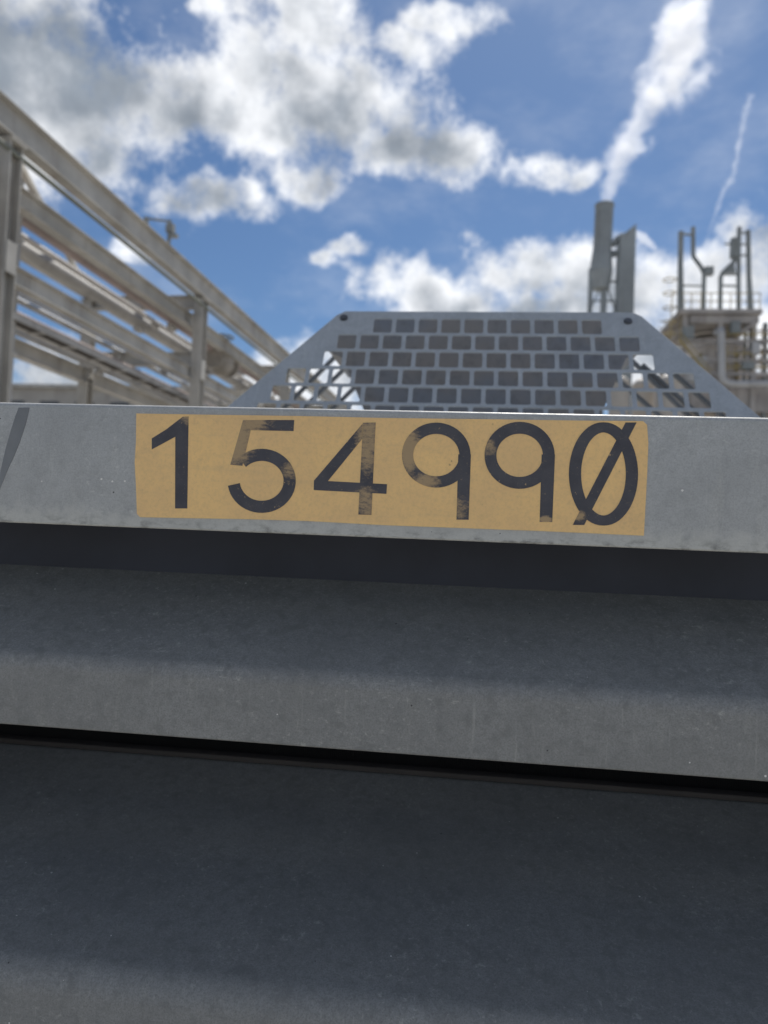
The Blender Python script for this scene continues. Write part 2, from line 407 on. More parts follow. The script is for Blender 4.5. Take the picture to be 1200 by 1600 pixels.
t.links.new(base, b.inputs['Base Color']); b.inputs['Roughness'].default_value = .55; b.inputs['Specular IOR Level'].default_value = .3
bp = N(t, 'ShaderNodeBump'); bp.inputs['Strength'].default_value = .15; bp.inputs['Distance'].default_value = .001
t.links.new(nB, bp.inputs['Height']); t.links.new(bp.outputs[0], b.inputs['Normal'])
out = [(213, 646), (330, 648), (470, 650), (600, 653), (760, 655), (900, 657), (1005, 658), (1011, 664), (1013, 692), (1011, 745), (1008, 800), (1006, 837),
       (930, 833.5), (840, 829.5), (720, 825), (600, 820.5), (480, 814), (380, 811), (290, 809.5), (219, 808), (214, 803), (212.5, 760), (210.5, 722), (212.5, 690)]
pp = [at(x, y, -.0008) for x, y in out]
stick = child(MB().extrude_y([(p.x, p.z) for p in pp], -.0011, .0008).build('number_sticker', s_m, box))
stick['label'] = 'faded yellow sticker reading 154990'
def digit_mat(name, fades):
    m, t, b = new_mat(name)
    oc = ocoord(t)
    nb = noise(t, vmath(t, 'MULTIPLY', oc, (120, 120, 240)), 1, 8, .75); nf = noise(t, oc, 300, 4, .7); nl = noise(t, oc, 26, 4, .6)
    ink = mixc(t, smooth(t, nl, .3, .7), (.062, .062, .074), (.088, .087, .098))
    w = mathn(t, 'MULTIPLY', smooth(t, nf, .62, .74), .35)
    for (x, y), (rx, ry), amt in fades:
        c = at(x, y, 0); r1 = rx / F; r2 = ry / F
        d = vmath(t, 'LENGTH', vmath(t, 'MULTIPLY', vmath(t, 'SUBTRACT', oc, tuple(c)), (1 / r1, 0, 1 / r2)), None, 1)
        fall = smooth(t, d, 1.1, .2)
        rag = mathn(t, 'ADD', mathn(t, 'MULTIPLY', fall, amt), mathn(t, 'MULTIPLY_ADD', nb, 1.7, -.85))
        k = mathn(t, 'MULTIPLY', smooth(t, rag, .12, .72), .58)
        w = mathn(t, 'MAXIMUM', w, k)
    sp = mathn(t, 'MULTIPLY', smooth(t, noise(t, oc, 95, 6, .7), .66, .69), .75)
    w = mathn(t, 'MAXIMUM', w, sp)
    t.links.new(mixc(t, w, ink, (.66, .46, .23)), b.inputs['Base Color'])
    b.inputs['Roughness'].default_value = .5; b.inputs['Specular IOR Level'].default_value = .3
    return m
YD = -.0015
def ribbon(m, pts, w, y, closed=False):
    """flat vinyl stroke along photo points; w a width or list of widths in photo pixels"""
    P = [Vector(p) for p in pts]; n = len(P); L, Rr = [], []
    for i in range(n):
        a = P[i - 1] if (i or closed) else P[i]; c = P[(i + 1) % n] if (i < n - 1 or closed) else P[i]
        d1 = (P[i] - a).normalized() if (P[i] - a).length else (c - P[i]).normalized()
        d2 = (c - P[i]).normalized() if (c - P[i]).length else d1
        d = (d1 + d2).normalized(); nn = Vector((-d.y, d.x)); q = w[i] if isinstance(w, list) else w
        k = q / 2 / max(.5, nn.dot(Vector((-d1.y, d1.x))))
        L.append(P[i] + nn * k); Rr.append(P[i] - nn * k)
    vs = []
    for yy in (y, y + .0008):
        for q in L + Rr: vs.append(at(q.x, q.y, 0) + Vector((0, yy, 0)))
    k = 2 * n; fs = []
    for i in range(n if closed else n - 1):
        j = (i + 1) % n
        fs += [(i, j, n + j, n + i), (i, k + i, k + j, j), (n + i, n + j, k + n + j, k + n + i)]
    if not closed: fs += [(0, n, k + n, k), (n - 1, k + n - 1, k + 2 * n - 1, 2 * n - 1)]
    m.add(vs, fs)
def poly(m, pts, y):
    q = [at(a, c, 0) for a, c in pts]; m.extrude_y([(p.x, p.z) for p in q], y, y + .0008)
Z2 = lambda x, y: (200 + x / 2.857, 630 + y / 2.857)
Z3 = lambda x, y: (600 + x / 2.79, 640 + y / 2.79)
def arc(Z, cx, cy, rx, ry, a0, a1, n): return [Z(cx + rx * cos(R(a0 + (a1 - a0) * i / n)), cy + ry * sin(R(a0 + (a1 - a0) * i / n))) for i in range(n + 1)]
def digit(mb, mat, label):
    o = child(mb.build('digit', mat, stick)); o.matrix_parent_inverse = Matrix(); o['label'] = label
dm = digit_mat('worn_black_ink_a', [((298, 655), (25, 14), .5)])
m = MB(); poly(m, [Z2(*p) for p in ((108, 158), (172, 118), (232, 72), (247, 61), (272, 60), (266, 470), (212, 470), (213, 150), (108, 207))], YD); digit(m, dm, 'black numeral 1')
dm = digit_mat('worn_black_ink_b', [((385, 660), (55, 30), .72), ((370, 690), (40, 60), .75), ((455, 735), (25, 25), .45)])
m = MB(); poly(m, [Z2(*p) for p in ((515, 76), (743, 76), (740, 125), (549, 121), (512, 280), (458, 275))], YD)
ribbon(m, arc(Z2, 598, 347, 125, 116, 226, 532, 40), 18.8, YD - .0002); digit(m, dm, 'black numeral 5 with its top worn away')
dm = digit_mat('worn_black_ink_c', [((574, 690), (28, 75), .62), ((572, 785), (25, 40), .55)])
m = MB(); poly(m, [Z2(*p) for p in ((1050, 88), (1106, 87), (1087, 499), (1029, 497))], YD - .0002)
poly(m, [Z2(*p) for p in ((1048, 92), (1046, 160), (893, 348), (1157, 362), (1154, 405), (830, 388), (831, 346))], YD); digit(m, dm, 'black numeral 4 with a faded upright')
dm = digit_mat('worn_black_ink_d', [((640, 705), (24, 50), .85), ((665, 752), (30, 18), .7), ((718, 795), (20, 30), .45)])
m = MB(); ribbon(m, arc(Z3, 228, 199, 125, 117, 0, 360, 48)[:-1], 17.5, YD - .0002, True)
poly(m, [Z3(*p) for p in ((324, 196), (379, 196), (369, 480), (316, 480))], YD); digit(m, dm, 'black numeral 9 worn along its left side')
dm = digit_mat('worn_black_ink_e', [((765, 700), (14, 20), .5), ((852, 812), (14, 8), .9)])
m = MB(); ribbon(m, arc(Z3, 591, 200, 127, 120, 0, 360, 48)[:-1], 18.4, YD - .0002, True)
poly(m, [Z3(*p) for p in ((687, 196), (745, 196), (733, 490), (678, 490))], YD); digit(m, dm, 'second black numeral 9')
dm = digit_mat('worn_black_ink_f', [((905, 806), (14, 12), .6)])
m = MB(); ribbon(m, arc(Z3, 956, 281, 124, 203, 0, 360, 56)[:-1], [15.6 + 3.4 * abs(cos(2 * pi * i / 56)) for i in range(56)], YD - .0002, True)
poly(m, [Z3(*p) for p in ((1052, 57), (1100, 57), (872, 503), (822, 503))], YD); digit(m, dm, 'black slashed zero')

# ------------------------------------------------------------------ perforated guard on the container roof
gd_m = container_paint('blue_grey_guard_paint', (.43, .455, .475), .5, specks=False, gloss=.35)
GTOP, GLEAN = 1.22, .50                         # y of the top edge, how far it leans (dy per dz)
z_top = at(757, 488, GTOP).z
def gp_(px, py):                                # photo pixel to guard plane (u along X, s height along the plane)
    d = ray(px, py); nrm = Vector((0, 1, -GLEAN)); p0 = Vector((0, GTOP, z_top))
    return CAM + d * ((p0 - CAM).dot(nrm) / d.dot(nrm))
lean = math.sqrt(1 + GLEAN ** 2)
gx = gp_(757, 560).x
z_bot = EYE + .146
guard = empty('perforated_guard', (gx, GTOP - GLEAN * (z_top - z_bot), z_bot))
guard.rotation_euler = (-math.atan(GLEAN), 0, 0)
tag(guard, 'trapezoid grey sheet-metal guard with rows of square holes, on the container roof', 'guard')
H = (z_top - z_bot) * lean
def gl(px, py):
    p = gp_(px, py); return p.x - gx, (p.z - z_bot) * lean
TL, TR, BL, BR = gl(530, 487.5), gl(988, 490), gl(345, 633), gl(1170, 652)
half_t = (TR[0] - TL[0]) / 2; sl = ((BR[0] - BL[0]) / 2 - half_t) / (H - (BL[1] + BR[1]) / 2)
half_b = half_t + sl * H
print('guard', H, half_t, half_b, TL, TR, BL, BR, z_bot, guard.location)
def halfw(s): return half_t + sl * (H - s)
pit = (gl(934, 510)[0] - gl(578, 510)[0]) / 9.82
hw = pit * .825
rows = []
ys = [(499.5, 521.5), (525, 547.5), (551.5, 575.5), (579.5, 603.5), (607.5, 632)]
S = [(gl(757, a)[1], gl(757, b_)[1]) for a, b_ in ys]
dS = (S[0][1] - S[4][1]) / 4
S += [(S[4][0] - dS, S[4][1] - dS), (S[4][0] - 2 * dS, S[4][1] - 2 * dS), (S[4][0] - 3 * dS, S[4][1] - 3 * dS)]
S = [q for q in S if q[1] > .02]
counts = [10, 13, 14, 17, 18, 19, 20, 21][:len(S)]
bm = bmesh.new()
def loop(pts):
    v = [bm.verts.new((x, 0, z)) for x, z in pts]; return [bm.edges.new((v[i], v[(i + 1) % len(v)])) for i in range(len(v))]
c = .012
E = loop([(-half_b, 0), (half_b, 0), (half_t + sl * c, H - c), (half_t - c * .8, H), (-half_t + c * .8, H), (-half_t - sl * c, H - c)])
for (s1, s0), nh in zip(S, counts):
    for i in range(nh):
        x = (i - (nh - 1) / 2) * pit
        q = .004
        E += loop([(x - hw / 2 + q, s0), (x + hw / 2 - q, s0), (x + hw / 2, s0 + q), (x + hw / 2, s1 - q), (x + hw / 2 - q, s1), (x - hw / 2 + q, s1), (x - hw / 2, s1 - q), (x - hw / 2, s0 + q)])
bmesh.ops.triangle_fill(bm, use_beauty=True, use_dissolve=False, edges=E, normal=(0, -1, 0))
me = bpy.data.meshes.new('sheet'); bm.to_mesh(me); bm.free()
sheet = link('sheet', me, gd_m, guard)
so = sheet.modifiers.new('thickness', 'SOLIDIFY'); so.thickness = .004; so.offset = 0
# rolled edges that catch the sun
m = MB()
m.tube((-half_t + .01, .004, H - .001), (half_t - .01, .004, H - .001), .0045, n=10)
m.build('top_edge_roll', gd_m, guard)
for sgn in (-1, 1):
    MB().tube((sgn * (half_t + .012), .003, H - .012), (sgn * (half_b - .01), .003, .01), .0035, n=10).build('side_edge_roll', gd_m, guard)
blt_m = flat('dark_bolt_steel', (.10, .104, .115), .5, .3)
for px, py in ((537.5, 497.5), (981, 503)):
    u, s = gl(px, py)
    MB().tube((u, -.008, s), (u, .004, s), .0095, n=6).tube((u, -.004, s), (u, -.0021, s), .0125, n=20).build('bolt', blt_m, guard)

# ------------------------------------------------------------------ dark chute behind the guard
ch_m, t, b = new_mat('mottled_chute_steel'); oc = ocoord(t)
base = mixc(t, smooth(t, noise(t, vmath(t, 'MULTIPLY', oc, (1, 1, 1.4)), 2.6, 4, .6), .35, .65), (.17, .185, .215), (.215, .20, .19))  # random mottling from bluish to brownish grey
base = mixc(t, mathn(t, 'MULTIPLY', smooth(t, noise(t, oc, 30, 5, .7), .45, .7), .4), base, (.09, .09, .095))
t.links.new(base, b.inputs['Base Color']); b.inputs['Roughness'].default_value = .42
Yc = 1.52
pc = [at(x, y, Yc) for x, y in ((548, 495), (968, 495), (1000, 520), (1000, 549), (978, 560), (936, 655), (900, 760), (600, 760), (574, 655), (536, 560), (514, 549), (514, 520))]
chute = empty('discharge_chute', (gx, Yc + .2, z_bot))
tag(chute, 'dark tapered chute standing behind the perforated guard', 'chute')
CO = Vector(chute.location)
m = MB(); zlow = EYE + .146
pl = [(p.x, max(p.z, zlow)) for p in pc]
m.extrude_y(pl, Yc, Yc + .4); m.build('body', ch_m, chute).matrix_parent_inverse = Matrix.Translation(-CO)
# slanted frame of the far end of the machine
fr_m = painted('dark_brace_paint', (.11, .12, .13), .6)
far = empty('brace_frame', (gx, 2.25, z_bot)); FO = Vector(far.location)
tag(far, 'slanted dark steel frame seen through the guard corner holes', 'frame')
Yf = 2.2
for a, c in (((448, 634), (528, 553)), ((478, 634), (545, 570)), ((525, 634), (572, 588)), ((405, 612), (470, 560)),
             ((975, 552), (1060, 634)), ((1003, 570), (1075, 634)), ((950, 580), (1012, 634)), ((1048, 580), (1110, 634))):
    p, q = at(*a, Yf), at(*c, Yf)
    if p.z > q.z: p, q = q, p
    d = p - q; p = q + d * ((q.z - zlow) / (q.z - p.z))
    MB().bar(p, q, .013, .03, up=(0, 1, 0)).build('brace', fr_m, far).matrix_parent_inverse = Matrix.Translation(-FO)
p, q = at(528, 551, Yf), at(986, 553, Yf)
MB().bar(p, q, .03, .03).build('cross_bar', fr_m, far).matrix_parent_inverse = Matrix.Translation(-FO)

# ------------------------------------------------------------------ pipe rack on the left
rk_m = painted('weathered_rack_paint', (.40, .385, .355), .75, .15, 1.2, (.15, .11, .08), .4)
tubes_m = painted('dull_green_tube_paint', (.17, .18, .155), .8, .12, 1.0)
rp_m = painted('pinkish_pipe_paint', (.38, .31, .29), .7, .12, 1.0)
gp_m = painted('grey_pipe_paint', (.36, .35, .335), .65, .12, 1.0)
ins_m = painted('pale_pipe_cladding', (.52, .50, .47), .5, .1, 1.0)
VPd = ray(780, 850); yaw = math.atan2(VPd.x, VPd.y)
RL = 6.3; BAY = 6.18; Y0 = 8.70 - 6.18
rot = Matrix.Rotation(-yaw, 3, 'Z')
def rack_y(px, py):                            # distance along the rack of the thing seen at a pixel on its near face
    d = rot.transposed() @ ray(px, py); return d.y * (-RL / d.x)
Y1, Y2 = rack_y(3, 420), rack_y(311, 540)
BAY = Y2 - Y1; Y0 = Y1 - BAY
print('rack', Y1, Y2, BAY)
rbase = Vector((CAM.x, CAM.y, 0)) + rot @ Vector((-RL, Y0, 0))
rack = empty('pipe_rack', rbase, -yaw)
tag(rack, 'tall weathered steel pipe rack receding on the left', 'pipe rack')
NB = 8; W = 2.5
def rk(px, py, x):                              # height of the horizontal line through a pixel on the rack's plane x
    d = rot.transposed() @ ray(px, py); o = rot.transposed() @ (CAM - rbase)
    return (o + d * ((x - o.x) / d.x)).z
zt = rk(31, 166, .12)
def lbeam(name, x, z, w, h, mat, y0=-4.0, y1=NB * BAY + .3, kind='I', t=.02):
    m = MB()
    (m.ibeam((x, y0, z), (x, y1, z), w, h, t) if kind == 'I' else m.bar((x, y0, z), (x, y1, z), w, h))
    return m.build(name, mat, rack)
colw = .22
for k in range(-1, NB + 1):
    y = k * BAY
    for x in (0, -W):
        m = MB(); m.ibeam((x, y, 0), (x, y, zt - .46), colw, .24, .018, up=(0, 1, 0)); m.box((x, y, .02), (.4, .4, .04)); m.build('column', rk_m, rack)
    zc1 = zt - .52
    for x in (0, -W):
        MB().box((x + .118, y, rk(20, 412, 0)), (.014, .20, .40)).build('splice_plate', rk_m, rack)
        MB().box((x, y, zt - .47), (.30, .30, .024)).build('cap_plate', rk_m, rack)
    MB().ibeam((-W + .1, y, zc1), (-.1, y, zc1), .2, .26, .016).build('crossbeam', rk_m, rack)
    MB().ibeam((-W + .1, y, rk(150, 523, -1.2)), (-.1, y, rk(150, 523, -1.2)), .2, .28, .016).build('crossbeam', rk_m, rack)
    if k < NB:
        MB().bar((-.1, y + .2, zc1 + .05), (-W + .15, y + BAY - .2, zc1 + .05), .08, .08).build('brace', rk_m, rack)
# right-hand girders
lbeam('girder', 0, zt - .20, .20, .40, rk_m)
lbeam('girder', -W, zt - .22, .22, .40, rk_m)
ztube = rk(31, 246, .08)
MB().tube((.08, -4, ztube), (.08, NB * BAY, ztube), .036, n=12).build('handrail_tube', tubes_m, rack)
g2t, g2b = rk(31, 295, -.3), rk(31, 328, -.3)
lbeam('girder', -.3, (g2t + g2b) / 2, .18, g2t - g2b, rk_m)
zb = rk(150, 523, -1.2)
g4t, g4b = rk(31, 422, -.15), rk(31, 452, -.15)
lbeam('girder', -.15, (g4t + g4b) / 2, .16, g4t - g4b, rk_m)
bt, bb = rk(31, 533, -W), rk(31, 560, -W)
lbeam('girder', -W, (bt + bb) / 2, .18, bt - bb, rk_m)
# pipes carried by the rack, each its own thing
def rpipe(name, label, x, py0, py1, mat, ref=31, y0=-4, y1=NB * BAY + 2, flanges=True):
    a, c = rk(ref, py0, x), rk(ref, py1, x); r = abs(a - c) / 2; z = (a + c) / 2
    o = empty(name, rbase + rot @ Vector((x, y0, z)), -yaw); tag(o, label, 'pipe', 'pipes lying in the rack')
    MB().tube((0, 0, 0), (0, y1 - y0, 0), r, n=20).build('run', mat, o)
    if flanges:
        for q in (9.0 + random.uniform(-2, 2), 21 + random.uniform(-2, 2), 33.0):
            MB().tube((0, q - .06, 0), (0, q + .06, 0), r * 1.45, n=20).build('flange', mat, o)
    for k in range(0, NB):
        MB().box((0, k * BAY - y0, -r - .05), (r * 1.2, .25, .1)).build('pipe_shoe', rk_m, o)
    return o
rpipe('rack_pipe', 'pinkish pipe just under the second girder of the rack', -.62, 329, 349, rp_m, flanges=False)
rpipe('rack_pipe', 'pale clad pipe glinting below the pinkish pipe', -1.0, 362, 371, ins_m)
rpipe('rack_pipe', 'thick grey pipe in the middle of the rack', -1.35, 375, 399, gp_m)
rpipe('rack_pipe', 'thin pale pipe under the lower girder', -.75, 457, 464, ins_m, flanges=False)
rpipe('rack_pipe', 'grey pipe deep in the lower level of the rack', -1.7, 466, 476, gp_m)
rpipe('rack_pipe', 'slim pinkish pipe low in the rack', -1.3, 488, 495, rp_m)
rpipe('rack_pipe', 'slim grey pipe low in the rack by the far girder', -2.1, 500, 514, gp_m)
rpipe('rack_pipe', 'lowest grey pipe hung beside the far girder', -2.2, 518, 527, gp_m)
# slim vertical drop line near the first column
yd = rack_y(48, 420) - Y0 + .35
o = empty('drop_line', rbase + rot @ Vector((-.45, yd, 0)), -yaw); tag(o, 'thin vertical drop pipe beside the nearest rack column', 'pipe')
MB().tube((0, 0, 0), (0, 0, zt - .45), .022, n=10).build('run', gp_m, o)
for z in (2.2, 4.0, 5.6): MB().box((0, 0, z), (.09, .09, .05)).build('clamp', rk_m, o)
# big valve standing among the pipes beyond the second column
o_ = rot.transposed() @ (CAM - rbase); d_ = rot.transposed() @ ray(346, 566); vp = o_ + d_ * ((-.55 - o_.x) / d_.x)
vm = painted('brown_valve_paint', (.31, .28, .24), .7, .15, 3.0)
o = empty('pipe_valve', rbase + rot @ vp, -yaw); tag(o, 'brown bulbous valve with handwheel beyond the second rack column', 'valve')
MB().lathe((0, 0, -.3), [(0, 0), (.16, .0), (.26, .14), (.30, .3), (.24, .5), (.12, .6), (.12, .7), (.2, .71), (.2, .76), (.04, .78), (.04, .95), (0, .95)], 24).build('body', vm, o)
MB().path([(.26 * cos(R(q)), .26 * sin(R(q)), .62) for q in range(0, 361, 20)], .022, 8).build('handwheel', tubes_m, o)
for q in (0, 60, 120): MB().bar((.26 * cos(R(q)), .26 * sin(R(q)), .62), (-.26 * cos(R(q)), -.26 * sin(R(q)), .62), .025, .02).build('wheel_spoke', tubes_m, o)
MB().tube((0, -.5, 0), (0, .5, 0), .17, n=20).build('bore', vm, o)
for q in (-.5, .5): MB().tube((0, q - .03, 0), (0, q + .03, 0), .26, n=20).build('flange', vm, o)
# cable tray on the lower level
zct = rk(31, 505, -.5)
ct = empty('cable_tray', rbase + rot @ Vector((-.5, -4, zct)), -yaw); tag(ct, 'shallow cable tray along the lower level of the rack', 'tray')
for x in (-.16, .16): MB().box((x, 28, 0), (.015, 56, .09)).build('side_rail', gp_m, ct)
for i in range(70): MB().box((0, .4 + i * .8, -.03), (.32, .05, .02)).build('rung', gp_m, ct)
for x in (-.09, -.02, .06): MB().tube((x, 0, 0), (x, 56, .0), .025, n=8).build('cable', lip_m, ct)
# floodlight mast on top of the rack
p = rot.transposed() @ ray(264, 372); oo = rot.transposed() @ (CAM - rbase); yl = (oo + p * ((0 - oo.x) / p.x)).y
lm = empty('light_mast', rbase + rot @ Vector((0, yl, zt)), -yaw); tag(lm, 'small lamp mast with side arm on top of the rack', 'lamp')
lk_m = flat('lamp_grey_green', (.24, .25, .24), .6)
MB().tube((0, 0, -.01), (0, 0, .52), .035, n=10).build('mast', lk_m, lm)
MB().tube((0, 0, .50), (-.42, -.1, .52), .022, n=8).build('arm', lk_m, lm)
MB().tube((-.42, -.1, .54), (-.42, -.1, .42), .05, n=10).build('lamp_head', lk_m, lm)
MB().box((.02, 0, .36), (.14, .12, .16)).build('junction_box', lk_m, lm)
MB().box((.10, 0, .22), (.14, .1, .06)).build('bracket', lk_m, lm)

# ------------------------------------------------------------------ stack unit, far right of centre
sk_m = painted('grey_green_stack_steel', (.26, .285, .295), .7, .15, .25, (.10, .085, .07), .3)
YS = 80.0
sb = at(950, 700, YS); sb.z = 0
stack = empty('exhaust_stack', sb); tag(stack, 'dark grey steaming exhaust stack with twin legs and slanted side duct', 'stack')
def S_(px, py, dy=0): p = at(px, py, YS + dy); return p - sb
def sbuild(m, name, mat=sk_m): return m.build(name, mat, stack)
r = (S_(959, 360) - S_(930, 360)).x / 2
c0, c1, c2 = S_(944.5, 320), S_(943, 372), S_(941, 392)
m = MB(); m.tube(c2, c0, r, n=28, cap=True); m.tube(c0 - Vector((0, 0, .25)), c0, r * 1.06, n=28); sbuild(m, 'flue')
m = MB(); m.tube(S_(939, 425), S_(941, 388), r * 1.25, r, n=28); m.tube(S_(939, 452), S_(939, 425), r * .9, r * 1.25, n=28); sbuild(m, 'bend_section')
for x in (923.5, 944.5):
    p = S_(x, 420); m = MB(); m.tube((p.x, 0, 0), p, r * (.27 if x < 930 else .36), n=14); sbuild(m, 'leg')
m = MB(); a = S_(924, 480); c = S_(942, 440); m.bar(a, c, .18, .18); sbuild(m, 'brace')
m = MB(); m.bar(S_(948, 446), S_(962, 486), .16, .16); m.bar(S_(964, 470), S_(948, 520), .16, .16); sbuild(m, 'brace')
d0 = [S_(x, y) for x, y in ((966, 374), (989, 355), (990, 357), (989, 490))]
m = MB(); xl, xr = S_(965, 420).x, S_(989, 420).x; zl_, zr_ = S_(966, 376).z, S_(988, 356).z
m.extrude_y([(xl, 0), (xr, 0), (xr, zr_), (xl, zl_)], -1.1, 1.1); sbuild(m, 'side_duct')
m = MB(); m.path([S_(957, 384), S_(964, 374), S_(975, 368)], .35, 12); m.path([S_(957, 397), S_(966, 395), S_(972, 397)], .4, 12); sbuild(m, 'crossover_pipe')
for y in (440, 470, 500):
    p, q = S_(923, y), S_(966, y); m = MB(); m.bar(p, q, .12, .2); sbuild(m, 'tie_beam')

# ------------------------------------------------------------------ process tower at the right edge
YT = 50.0
tw_m = painted('brown_grey_tower_steel', (.36, .335, .315), .8, .2, .4, (.12, .09, .06), .5)
pi_m = painted('grey_green_vent_steel', (.23, .25, .25), .7, .15, .4)
yl_m = painted('faded_yellow_rail', (.38, .30, .13), .7, .15, .8)
vs_m = painted('tan_vessel_cladding', (.64, .58, .52), .6, .12, .4, (.2, .13, .08), .4)
pp_m = painted('pale_grey_pipe', (.42, .42, .42), .55, .08, .5)
tb = at(1120, 700, YT + 3); tb.z = 0
tower = empty('process_tower', tb); tag(tower, 'brown-grey process tower with platform and vent pipes at the right edge', 'tower')
def T_(px, py, dy=0): return at(px, py, YT + dy) - tb
def tbuild(m, name, mat=tw_m): return m.build(name, mat, tower)
xA, xB = T_(1064, 500).x, T_(1186, 500).x
zdeck = T_(1120, 484).z
for x in (xA + .3, T_(1127, 500).x, xB - .25):
    for dy in (.2, 6):
        m = MB(); m.ibeam((x, dy - 3, 0), (x, dy - 3, zdeck - .1), .3, .3, .03, up=(0, 1, 0)); tbuild(m, 'column')
m = MB(); m.box(((xA + xB) / 2, .1, zdeck - .15), (xB - xA + .3, 6.6, .3)); tbuild(m, 'upper_deck')
m = MB(); m.box(((xA + xB) / 2 + .3, .1, zdeck - .62), (xB - xA - .6, 6.2, .5)); tbuild(m, 'deck_girder')
for py in (532, 562, 583):
    z = T_(1120, py).z
    m = MB(); m.bar((xA, -2.9, z), (xB + 4, -2.9, z), .12, .22); tbuild(m, 'floor_beam'); m = MB(); m.bar((xA, 3.1, z), (xB + 4, 3.1, z), .12, .22); tbuild(m, 'floor_beam')
    m = MB(); m.bar((xA + 3.0, -2.97, z + .45), (xB + 4, -2.97, z + .45), .06, .07); tbuild(m, 'yellow_rail', yl_m)
m = MB(); a, c = T_(1185, 500), T_(1158, 520); m.bar(a, c, .16, .16); tbuild(m, 'knee_brace')
m = MB(); a, c = T_(1068, 505), T_(1082, 520); m.bar(a, c, .16, .16); tbuild(m, 'knee_brace')
zb_ = T_(1120, 592).z
m = MB(); m.box(((xA + xB) / 2 + 1.5, .3, zb_ - 1.3), (xB - xA + 5, 6.0, 1.6)); tbuild(m, 'lower_deck')
# guard rails on the deck
for z in (.55, 1.1):
    m = MB(); m.bar((xA, -3.1, zdeck + z), (xB, -3.1, zdeck + z), .05, .05); tbuild(m, 'railing', yl_m); m = MB(); m.bar((xA, 3.2, zdeck + z), (xB, 3.2, zdeck + z), .05, .05); tbuild(m, 'railing', yl_m)
for i in range(9):
    x = xA + (xB - xA) * i / 8
    m = MB(); m.bar((x, -3.1, zdeck), (x, -3.1, zdeck + 1.1), .05, .05); tbuild(m, 'rail_post', yl_m)
# caged stair on the left side
m = MB(); xs_ = T_(1046, 500).x
for x in (xs_ - .2, xs_ + .45):
    m.bar((x, -2.4, 0), (x + .5, -2.4, zdeck + 1.4), .06, .06)
for i in range(34): m.bar((xs_ - .2 + i * .0147, -2.4, .4 + i * .45), (xs_ + .45 + i * .0147, -2.4, .4 + i * .45), .04, .04)
tbuild(m, 'ladder', yl_m)
for py in (434, 455, 478, 500, 520):
    m = MB(); c = T_(1049, py); c.y = -2.6
    pts = [(c.x + .42 * cos(R(q)), c.y + .42 * sin(R(q)) , c.z) for q in range(0, 361, 30)]
    m.path(pts, .04, 6); tbuild(m, 'cage_hoop', yl_m)
# extra floors, bracing and piping on the right side
xC = xB + 4.2
for dy in (-2.7, 3.2):
    m = MB(); m.ibeam((xC, dy, 0), (xC, dy, T_(1190, 500).z), .28, .28, .03, up=(0, 1, 0)); tbuild(m, 'column')
m = MB(); m.bar(T_(1187, 535), T_(1216, 562), .1, .1); tbuild(m, 'brace')
m = MB(); m.bar(T_(1187, 560), T_(1216, 535), .1, .1); tbuild(m, 'brace')
for x, r_ in ((1165, .12), (1172, .08), (1196, .16)):
    p = T_(x, 505, .6); m = MB(); m.tube((p.x, p.y, 0), p, r_, n=12); tbuild(m, 'riser_pipe', pi_m)
for py, dy, r_ in ((517, .4, .07), (549, .2, .12), (574, .5, .09)):
    m = MB(); m.tube(T_(1150, py, dy), T_(1235, py, dy), r_, n=12); tbuild(m, 'header_pipe', tw_m)
for i in range(12):
    x = xA + 3.0 + (xB + 4 - xA - 3) * i / 11
    for py in (532, 562, 583):
        z = T_(1120, py).z; m = MB(); m.bar((x, -2.97, z + .1), (x, -2.97, z + .9), .04, .04); tbuild(m, 'rail_post', yl_m)
for k, (px, py, w_, h_) in enumerate(((1075, 520, .7, .9), (1092, 566, .9, .7), (1148, 512, .6, .8), (1085, 590, 1.2, .6), (1168, 572, .8, .5), (1180, 545, .5, .8))):
    c = T_(px, py, .15); m = MB(); m.box(c, (w_, .4, h_)); m.box((c.x, c.y - .22, c.z), (w_ * .8, .04, h_ * .75)); tbuild(m, 'control_cabinet', pp_m if k % 2 else pi_m)
m = MB(); m.bar(T_(1062, 530, -.2), T_(1112, 592, -.2), .25, .08); m.bar(T_(1062, 518, -.2), T_(1112, 580, -.2), .05, .05); tbuild(m, 'stair_flight', yl_m)
# vents
def vent(pts, w, dy=0, name='vent_pipe'):
    r = [(q / F * (YT + 1 + dy)) / 2 for q in w] if isinstance(w, list) else w / F * (YT + 1 + dy) / 2
    m = MB(); m.path([T_(x, y, dy) for x, y in pts], r, 12); return tbuild(m, name, pi_m)
vent([(1062, 486), (1063, 420), (1064, 362)], 8)
vent([(1067, 486), (1066, 440), (1065, 400)], 4, .5)
vent([(1099, 486), (1100, 428), (1096, 418), (1084, 402), (1083, 396), (1083, 355)], 6.5)
vent([(1064, 366), (1084, 367)], 4)
vent([(1125, 486), (1126, 434), (1129, 426), (1146, 410), (1148, 404), (1148, 380)], 6.5)
vent([(1154, 486), (1154, 400), (1155, 355)], 6.5)
vent([(1171, 486), (1170, 430), (1169, 360)], 7)
vent([(1176, 486), (1173, 440), (1169, 410)], 3.5, .4)
for y in (364, 382, 399): vent([(1153, y), (1170, y)], 3)
vent([(1132, 381), (1152, 382)], 3); vent([(1125, 446), (1156, 447)], 3.5); vent([(1130, 429), (1154, 429)], 3)
vent([(1064, 446), (1100, 447)], 3)
m = MB(); c = T_(1107, 424); m.box(c, (.55, .5, .52)); tbuild(m, 'valve_box', pi_m)
m = MB(); c = T_(1148, 388); m.box(c, (.5, .5, 1.3)); tbuild(m, 'silencer', pi_m)
m = MB(); m.extrude_y([(T_(x, y).x, T_(x, y).z) for x, y in ((1130, 428), (1146, 411), (1148, 428))], -3.2, -3.1); tbuild(m, 'gusset_plate', pi_m)
